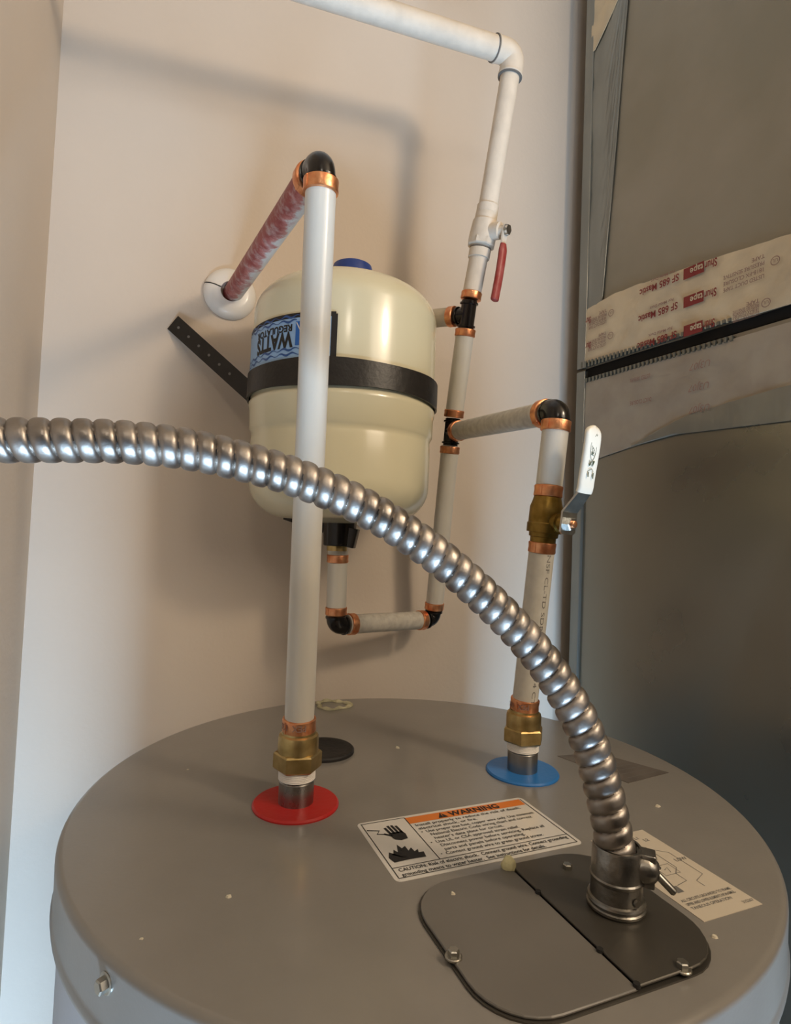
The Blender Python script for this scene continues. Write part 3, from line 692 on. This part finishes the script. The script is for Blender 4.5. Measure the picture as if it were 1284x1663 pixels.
g = G(); zc = zz(541); hh = .0115
patch(g, r_(-22.5), r_(-8), zc-hh, zc+hh, .0008, 8); g.build('logo_square', 'labeldb', lb_)
g = G()
for (ta, za, tb, zb_) in ((-22.0, zc+hh-.001, -15.5, zc-hh+.001), (-8.5, zc+hh-.001, -15, zc-hh+.001)):
    vs = []
    for i in range(7):
        t = i/6; th = r_(ta+(tb-ta)*t); z = za+(zb_-za)*t; vs += [TW(th-.006, z, .0010), TW(th+.006, z, .0010)]
    g.add(vs, [(2*i, 2*i+1, 2*i+3, 2*i+2) for i in range(6)])
g.build('logo_line', 'labelw', lb_)
g = G()
def tanktext(g, s, size, th0, span, ztop, off):
    vf = text2d(s, size, off); wm = max(x for x, y in vf[0]); k = span*TR/wm
    put2d(g, vf, lambda x, y, t: TW(th0-x*k/TR, ztop-y, .0009))
tanktext(g, 'WATTS', .0205, r_(-24.5), r_(30.5), zz(538), .0009)
tanktext(g, 'REGULATOR', .0090, r_(-24.5), r_(30.5), zz(525.5), .00035)
g.build('lettering', 'ink', lb_, smooth=False)
g = G()
for v_, ph, a0_, a1_ in ((512.5, 0, -100, -4), (519.5, 1.5, -100, -22), (566, .6, -100, -4), (574, 2, -100, -4)):
    z0_ = zz(v_); vs = []; n = 120
    for i in range(n+1):
        th = r_(a0_+(a1_-a0_)*i/n); z = z0_+.0011*math.sin(th*46+ph); wdt = .0007*(1+.6*math.sin(th*23)); vs += [TW(th, z-wdt, .0009), TW(th, z+wdt, .0009)]
    g.add(vs, [(2*i, 2*i+2, 2*i+3, 2*i+1) for i in range(n)])
g.build('wave_line', 'waveblue', lb_, smooth=False)

# strap bracket ---------------------------------------------------------
sb_ = thing('mounting_strap', 'black perforated steel strap wrapped around the cream tank', 'strap', W(282, 525))
SZ = (zz(582)+zz(626))/2; SH = (zz(582)-zz(626))/2
def sweep_band(path, hv, th, hfun=None):
    "vertical-ish band: path of centre points, height vectors"
    g = G(); vs = []; fs = []
    for i, p in enumerate(path):
        d = (path[min(i+1, len(path)-1)]-path[max(i-1, 0)]).normalized(); h = hv(i, d); nn = d.cross(h).normalized()
        vs += [p+h+nn*th/2, p-h+nn*th/2, p-h-nn*th/2, p+h-nn*th/2]
    for i in range(len(path)-1):
        for k in range(4): fs.append((4*i+k, 4*i+(k+1) % 4, 4*i+4+(k+1) % 4, 4*i+4+k))
    fs += [(3, 2, 1, 0), tuple(4*(len(path)-1)+k for k in range(4))]; g.add(vs, fs); return g
path = []
wallang = WA
for k in range(61):
    t = r_(-112)+(r_(112+2*23)-0)*0+k/60*(r_(112+135)); path.append(TC+V((math.sin(t)*(TR+.0018), -math.cos(t)*(TR+.0018), SZ)))
g = sweep_band(path, lambda i, d: UP*(SH+.0008*math.sin(i*.31)), .0020); g.build('band', 'blackmat', sb_, angle=30)
endw = path[-1]; wp = endw+WN*max(.001, (.724-endw.dot(WN)))
g = G(); g.box((endw+wp)/2, (WU, WN, UP), (.001, (wp-endw).length/2, SH)); g.box(wp+WU*.02-WN*.001, (WU, WN, UP), (.02, .001, SH)); g.build('right_tab', 'blackmat', sb_, smooth=False)
A = W(283, 528, .003); t0 = r_(-96); Bp = TC+V((math.sin(t0)*(TR+.003), -math.cos(t0)*(TR+.003), SZ+.001))
A = W(281, 524, .003)
Adir = (Bp-A).normalized(); hvv = (UP-Adir*UP.dot(Adir)).normalized()
g = sweep_band([A, A.lerp(Bp, .5), Bp], lambda i, d: hvv*.0098, .0022); arm = g.build('strap_arm', 'blackmat', sb_, smooth=False)
nA = Adir.cross(hvv).normalized(); nA = nA if nA.dot(CAM-A) > 0 else -nA
for k in range(6):
    p = A+Adir*(.010+.0170*k); g = G(); g.lathe(p+nA*.0009, nA, [(0, .0016), (.0005, .0016)], 10); g.build('hole', 'inkgrey', arm)
g = G()
lo = TC+UP*(zb-.002)
L0 = P(463, 833, .70); L1 = P(575, 868, .648)
# lower hanger: strap up to the wall and a clamp block round the neck
dl_ = (P(540, 858, .645)-L0).normalized(); hv2 = (UP-dl_*UP.dot(dl_)).normalized()
sweep_band([L0, L0.lerp(P(540, 858, .645), .5), P(540, 858, .645)], lambda i, d: hv2*.008, .003).build('lower_arm', 'blackmat', sb_, smooth=False)
cN = P(551, 866, .645); g.lathe(cN-UP*.014, UP, [(0, .0165), (.001, .0175), (.027, .0185), (.030, .0165)], 12)
g.box(cN+V((.012, -.008, -.004)), (V((1, -.2, -.2)), V((.2, 1, 0)), V((.2, 0, 1))), (.008, .006, .0105), bev=.001); g.build('neck_clamp', 'black', sb_, angle=30)

# ------------------------------------------------------------------ flexible conduit
keys = [(-240, 716, .262), (-120, 714, .267), (0, 715, .272), (100, 715.5, .278), (200, 718, .286), (300, 729, .296), (400, 751, .307), (500, 783, .318), (600, 829, .327), (700, 895, .334), (785, 968, .338),
        (852, 1037, .340), (905, 1107, .340), (946, 1180, .338), (973, 1258, .336), (990, 1330, .334), (1001, 1395, .3335), (1001, 1428, .3335)]
path = crom([P(*k) for k in keys], 14)
# resample by length
cum = [0]
for i in range(1, len(path)): cum.append(cum[-1]+(path[i]-path[i-1]).length)
pitch = .0091; per = 16; step = pitch/per; N_ = int(cum[-1]/step); pts = []; j = 0
for i in range(N_+1):
    s = i*step
    while j < len(cum)-2 and cum[j+1] < s: j += 1
    t = (s-cum[j])/max(1e-9, cum[j+1]-cum[j]); pts.append(path[j].lerp(path[j+1], t))
g = G(); NT = 36; vs = []; a = UP.copy()
R1 = .01085
for i, p in enumerate(pts):
    d = (pts[min(i+3, N_)]-pts[max(i-3, 0)]).normalized(); a = (a-d*a.dot(d)).normalized(); b = d.cross(a)
    for k in range(NT):
        ph = (i/per-k/NT) % 1.0; u_ = 2*ph-1
        r = R1-.0028+.0028*math.sqrt(max(0, 1-abs(u_)**2.8))
        q = 2*math.pi*k/NT; vs.append(p+a*(r*math.cos(q))+b*(r*math.sin(q)))
fs = []
for i in range(len(pts)-1):
    for k in range(NT): fs.append((i*NT+k, i*NT+(k+1) % NT, (i+1)*NT+(k+1) % NT, (i+1)*NT+k))
fs += [tuple(range(NT-1, -1, -1)), tuple((len(pts)-1)*NT+k for k in range(NT))]
g.add(vs, fs)
fc = thing('flexible_conduit', 'ribbed silver flexible metal conduit arching down to the heater lid', 'conduit', V((.1307, .3323, LZ)))
g.build('ribbed_sleeve', 'conduit', fc, angle=65)
cn = thing('conduit_connector', 'cast metal clamp connector joining the conduit to the access cover', 'connector', V((.1307, .3323, LZ+.0038)))
c = V((.1312, .3340, LZ+.0038)); g = G()
g.lathe(c, UP, [(0, .0150), (.0010, .0158), (.0022, .0158), (.0028, .0150), (.0036, .0150), (.0046, .0157), (.0058, .0152), (.0064, .0140), (.0150, .0136), (.0156, .0142), (.0170, .0144), (.0178, .0138), (.0320, .0134), (.0335, .0128), (.0335, .0115), (.028, .0113)], 40, closed=False)
g.build('connector_body', 'castzinc', cn, angle=30)
sx = V((.93, -.36, 0)).normalized(); sy = UP.cross(sx)
g = G(); g.lathe(c+sx*.010+UP*.0235, sx, [(0, .0078), (.006, .0076), (.0095, .0062), (.0115, .0040), (.012, .001)], 16)
g.box(c+sx*.0148+sy*.001+UP*.0300, (sx, sy, UP), (.0050, .0048, .0022), bev=.001)
g.box(c+sx*.0165+UP*.0180, (sx, sy, UP), (.0030, .0035, .0035), bev=.001)
g.build('clamp_lug', 'castzinc', cn, angle=40)
sdn = (V((.62, -.45, -.55))).normalized(); g = G(); g.lathe(c+sx*.0185+UP*.0235, sdn, [(0, .0021), (.0130, .0021), (.0140, .0014)], 14); g.lathe(c+sx*.0185+UP*.0235-sdn*.001, sdn, [(0, .0042), (.003, .0042)], 14); g.build('clamp_screw', 'screw', cn)
g = G(); g.lathe(c+V((.0058, -.0128, .0090)), V((.41, -.91, 0)), [(0, .0022), (.0012, .0018)], 14); g.build('casting_dimple', 'plate_dark', cn)

# ------------------------------------------------------------------ air duct
DO = P(950, 600, .85); DO.z = 0; DD = V((.454, -.891, 0)).normalized(); DM = V((-.891, -.454, 0)).normalized()
def DP(a, z, off=0): return DO+DD*a+UP*z+DM*off
def D(u, v):
    r = ray(u, v); t = (DO-CAM).dot(DM)/r.dot(DM); p = CAM+r*t; return ((p-DO).dot(DD), p.z)
du_ = thing('air_duct', 'large galvanised metal duct with taped seam along the right side', 'duct', DP(.31, 0, -.25))
SZm = 1.953   # seam height
def sheet(a0_, a1_, z0, z1, fn_, na, nz, back=.004):
    g = G(); vs = []; fs = []
    for i in range(na+1):
        for j in range(nz+1):
            a_ = a0_+(a1_-a0_)*i/na; z_ = z0+(z1-z0)*j/nz; vs.append(DP(a_, z_, fn_(a_, z_)))
    for i in range(na):
        for j in range(nz): k = i*(nz+1)+j; fs.append((k, k+1, k+nz+2, k+nz+1))
    g.add(vs, fs); return g
from mathutils import noise
def lower_f(a_, z_):
    # two shallow planes on a diagonal crease, added so the near one reflects paler
    s = (a_-.18)*.72-(z_-1.447)*.24*1.0
    q = (a_-(.181+(z_-1.447)*(.108/.267)))
    return .0006*noise.noise((a_*9, z_*5, 0))+(.10*max(0, q) if q > 0 else 0)*1.0
def upper_f(a_, z_): return .0025*noise.noise((a_*7, z_*6, 3))+.0008*noise.noise((a_*30, z_*8, 1))
L_ = .62
g = sheet(0, L_, SZm+.006, 2.60, upper_f, 90, 70); g.build('upper_panel', 'ductpanel', du_, angle=80, label='dull foil faced upper duct panel')
g = sheet(0, L_, .03, SZm-.008, lower_f, 60, 70); g.build('lower_panel', 'duct', du_, angle=80, label='smooth galvanised lower duct panel')
g = G(); g.box(DP(L_/2, 1.31, -.255), (DD, DM, UP), (L_/2, .245, 1.29)); g.build('duct_core', 'duct', du_, smooth=False)
g = G(); g.box(DP(L_/2, SZm, -.006), (DD, DM, UP), (L_/2, .0045, .0062)); g.build('seam_gap', 'gap', du_, smooth=False, label='black open seam between the taped bands')
# far vertical corner flange
g = G(); g.box(DP(-.004, 1.0, .001), (DD, DM, UP), (.008, .004, .955), bev=.001); g.box(DP(-.004, 2.28, .001), (DD, DM, UP), (.008, .004, .32), bev=.001); g.build('corner_flange', 'foil', du_, smooth=False)
# foil tape strip beside the corner (wrinkled)
def tape(poly, lift, m, name, label=None, amp=.0006, seed=0, fine=.012):
    "polygon in duct coordinates filled by a fine grid, laid on the panel"
    xs = [p[0] for p in poly]; zs = [p[1] for p in poly]
    g = G(); n = max(6, int((max(xs)-min(xs))/fine)); nz = 8
    # edges: poly given as top edge list then bottom edge list (both left->right)
    return g
def tape2(top, bot, lift, m, name, label=None, amp=.0006, seed=0, n=40, nz=10, base=None):
    base = base or upper_f
    def at(E_, x):
        for i in range(len(E_)-1):
            if E_[i][0] <= x <= E_[i+1][0]: t = (x-E_[i][0])/(E_[i+1][0]-E_[i][0]); return E_[i][1]+(E_[i+1][1]-E_[i][1])*t
        return E_[0][1] if x < E_[0][0] else E_[-1][1]
    x0 = min(top[0][0], bot[0][0]); x1 = max(top[-1][0], bot[-1][0]); g = G(); vs = []; fs = []
    for s in (0, 1):
        for i in range(n+1):
            x = x0+(x1-x0)*i/n; zt_ = at(top, x)+.0012*noise.noise((x*60, seed, 0)); zb_ = at(bot, x)
            for j in range(nz+1):
                z = zb_+(zt_-zb_)*j/nz; w_ = amp*noise.noise((x*35, z*35, seed))+amp*.8*noise.noise((x*90, z*90, seed+5))
                off = max(base(x, z), -.001)+lift+(w_ if s == 0 else -.0012); edge = (j in (0, nz) or i in (0, n))
                if s == 0 and edge: off -= .0004
                vs.append(DP(x, z, off))
    B0 = (n+1)*(nz+1)
    for i in range(n):
        for j in range(nz):
            k = i*(nz+1)+j; fs.append((k, k+1, k+nz+2, k+nz+1)); fs.append((B0+k, B0+k+nz+1, B0+k+nz+2, B0+k+1))
    for i in range(n):
        for j in (0, nz): k = i*(nz+1)+j; fs.append((k, k+nz+1, B0+k+nz+1, B0+k) if j == 0 else (k, B0+k, B0+k+nz+1, k+nz+1))
    g.add(vs, fs); return g.build(name, m, du_, angle=80, label=label)
ft = tape2([(0, 2.60), (.075, 2.60)], [(0, 2.03), (.030, 2.03), (.075, 2.60)], .0030, 'foil', 'foil_tape', 'wrinkled grey foil tape down the far duct corner', .0012, 3, 14, 60)
tape2([(.0, 2.60), (.10, 2.60)], [(0, 2.437), (.006, 2.436), (.02, 2.450), (.055, 2.49), (.10, 2.56)], .0050, 'mastic', 'mastic_patch', 'cream mastic tape patch at the duct top corner', .0015, 8, 14, 10)
ut = [(-.006, 2.045), (.05, 2.052), (.096, 2.050), (.13, 2.046), (.177, 2.044), (.22, 2.040), (.29, 2.032), (.45, 2.035), (L_, 2.035)]
tape2(ut, [(-.006, SZm+.014), (.3, SZm+.005), (L_, SZm+.004)], .0040, 'mastic', 'mastic_tape', 'cream mastic tape with red print above the seam', .0010, 11, 90, 12)
tape2([(-.004, SZm-.014), (.05, SZm-.015), (L_, SZm-.010)], [(-.004, 1.835), (.02, 1.822), (.09, 1.834), (.156, 1.842), (.29, 1.838), (L_, 1.838)], .0030, 'mastic2', 'mastic_tape', 'greyer mastic tape with faint print below the seam', .0009, 17, 90, 12, base=lower_f)
tape2([(.09, 1.8345), (.13, 1.850), (.18, 1.864), (.29, 1.874), (L_, 1.880)], [(.10, 1.835), (.156, 1.841), (.29, 1.837), (L_, 1.837)], .0043, 'foil', 'foil_tape', 'silvery foil strip along the lower tape edge', .0010, 23, 60, 6, base=lower_f)
# crimp teeth each side of the seam
g = G()
for k in range(110):
    x = -.002+k*.0066
    if x > .7: break
    f = max(0, 1-x/.26)
    if f < .12: continue
    g.box(DP(x, SZm+.0085+.0030*f, .0035), (DD, DM, UP), (.0017, .0015, .0014+.0034*f))
    g.box(DP(x+.002, SZm-.0125, .0030), (DD, DM, UP), (.0017, .0015, .0030))
g.build('seam_crimp', 'tooth', du_, smooth=False, stuff=True)
# printing on tape, upside down: reads from near (right) to far (left)
def dtext(parts, base=.0062):
    for s, u, v, wid_to, size, m, name, off in parts:
        g = G(); a_, z_ = D(u, v); a2, _ = D(wid_to, v); vf = text2d(s, size, off); wm = max(x for x, y in vf[0]); k = abs(a_-a2)/wm
        put2d(g, vf, lambda x, y, t: DP(a_-x*k, z_-y, base)); g.build(name, m, du_, smooth=False)
rows = [(1171, 415, 1107, 445, 1049, 462), (1170, 473, 1107, 492, 1042, 506), (1165, 523, 1103, 541, 1040, 555)]
rows = [(1170, 419, 1108, 441), (1169, 466, 1106, 487), (1166, 519, 1104, 537)]
for (u1, v1, u2, v2) in rows:
    a1_, z1_ = D(u1, v1); a2_, z2_ = D(1115, v1+16); zt2 = (z1_+z2_)/2-(.0065 if v1 < 500 else .003)
    g = G(); m0 = a2_; m1 = a2_+(a1_-a2_)*.62; ztop = zt2+.0060; zbot = zt2-.0085
    # dark red box with a notch along its lower near end
    put2d(g, rect2d(m0, zbot+.001, m1, ztop), lambda x, y, t: DP(x, y, .0060)); bx_ = g.build('brand_box', 'inkred', du_, smooth=False)
    g = G(); vf = text2d('tape', .0125, .0002); wm = max(x for x, y in vf[0]); kk = (m1-m0-.010)/wm
    put2d(g, vf, lambda x, y, t: DP(m1-.001-x*kk, zt2+.0030-y*.9, .0064)); g.build('brand_lettering', 'mastic', bx_, smooth=False)
    g = G(); vf = text2d('Shur', .0135, .0003); wm = max(x for x, y in vf[0]); k = (a1_-m1-.001)/wm
    put2d(g, vf, lambda x, y, t: DP(a1_-x*k, zt2+.0030-y, .0063)); g.build('brand_lettering', 'inkred', du_, smooth=False)
    a3, z3 = D(u2, v2); a4, _ = D(u2-64, v2+18); g = G(); vf = text2d('SF 685 Mastic', .0125, .00025); wm = max(x for x, y in vf[0]); k = (a3-a4)/wm
    put2d(g, vf, lambda x, y, t: DP(a3-x*k, zt2+.0035-y, .0063)); g.build('lettering', 'inkred', du_, smooth=False)
    g = G(); vf = text2d('For Metal Duct', .0050, .0001); wm = max(x for x, y in vf[0]); k = (a3-a4)*.6/wm
    put2d(g, vf, lambda x, y, t: DP(a3-.006-x*k, zt2+.0105-y, .0063)); g.build('small_lettering', 'inkpink', du_, smooth=False)
# small faded approval blocks and marks
for cx_, cz_, sc_ in ((.028, 2.024, .8), (.028, 1.992, .8), (.240, 2.008, 1.1), (.243, 1.966, .7), (.54, 2.0, 1)):
    g = G()
    for i, s in enumerate(('LISTED DUCT TAPE', '181B-FX CLOSURE', 'PRESSURE SENSITIVE', 'TAPE')):
        vf = text2d(s, .0062, .0001); wm = max(x for x, y in vf[0]); k = min(1, .042*sc_/wm)
        put2d(g, vf, lambda x, y, t: DP(cx_+.020*sc_-x*k, cz_-.008*sc_+i*.0066*sc_-y, .0062))
    put2d(g, ring2d(0, 0, .0045, .0009), lambda x, y, t: DP(cx_+.030*sc_+x, cz_+.001+y, .0062)); put2d(g, text2d('UL', .0052, 0), lambda x, y, t: DP(cx_+.030*sc_+.003-x, cz_+.003-y, .0062))
    g.build('approval_print', 'inkbrown', du_, smooth=False)
for (u, v) in ((961, 521), (961, 562)):
    a_, z_ = D(u, v); g = G(); put2d(g, text2d('Shur', .0130, .0003), lambda x, y, t: DP(a_-x*.42+.004, z_+.004-y, .0063)); g.build('brand_lettering', 'inkred', du_, smooth=False)
for i, (u, v) in enumerate(((1159, 588), (1157, 624), (1158, 660))):
    a_, z_ = D(u, v); g = G(); vf = text2d('U3J07', .0115, -.0001, shear=.2); put2d(g, vf, lambda x, y, t: DP(a_-x*.95, z_+.003-y, .0052)); g.build('faded_code', 'inkpink', du_, smooth=False)
for (u, v, s) in ((1060, 610, 'LISTED 181B-FX'), (1062, 648, 'DUCT CLOSURE')):
    a_, z_ = D(u, v); g = G(); vf = text2d(s, .0075, .00005); put2d(g, vf, lambda x, y, t: DP(a_-x*.62, z_+.002-y, .0052)); g.build('faded_lettering', 'inkpink', du_, smooth=False)
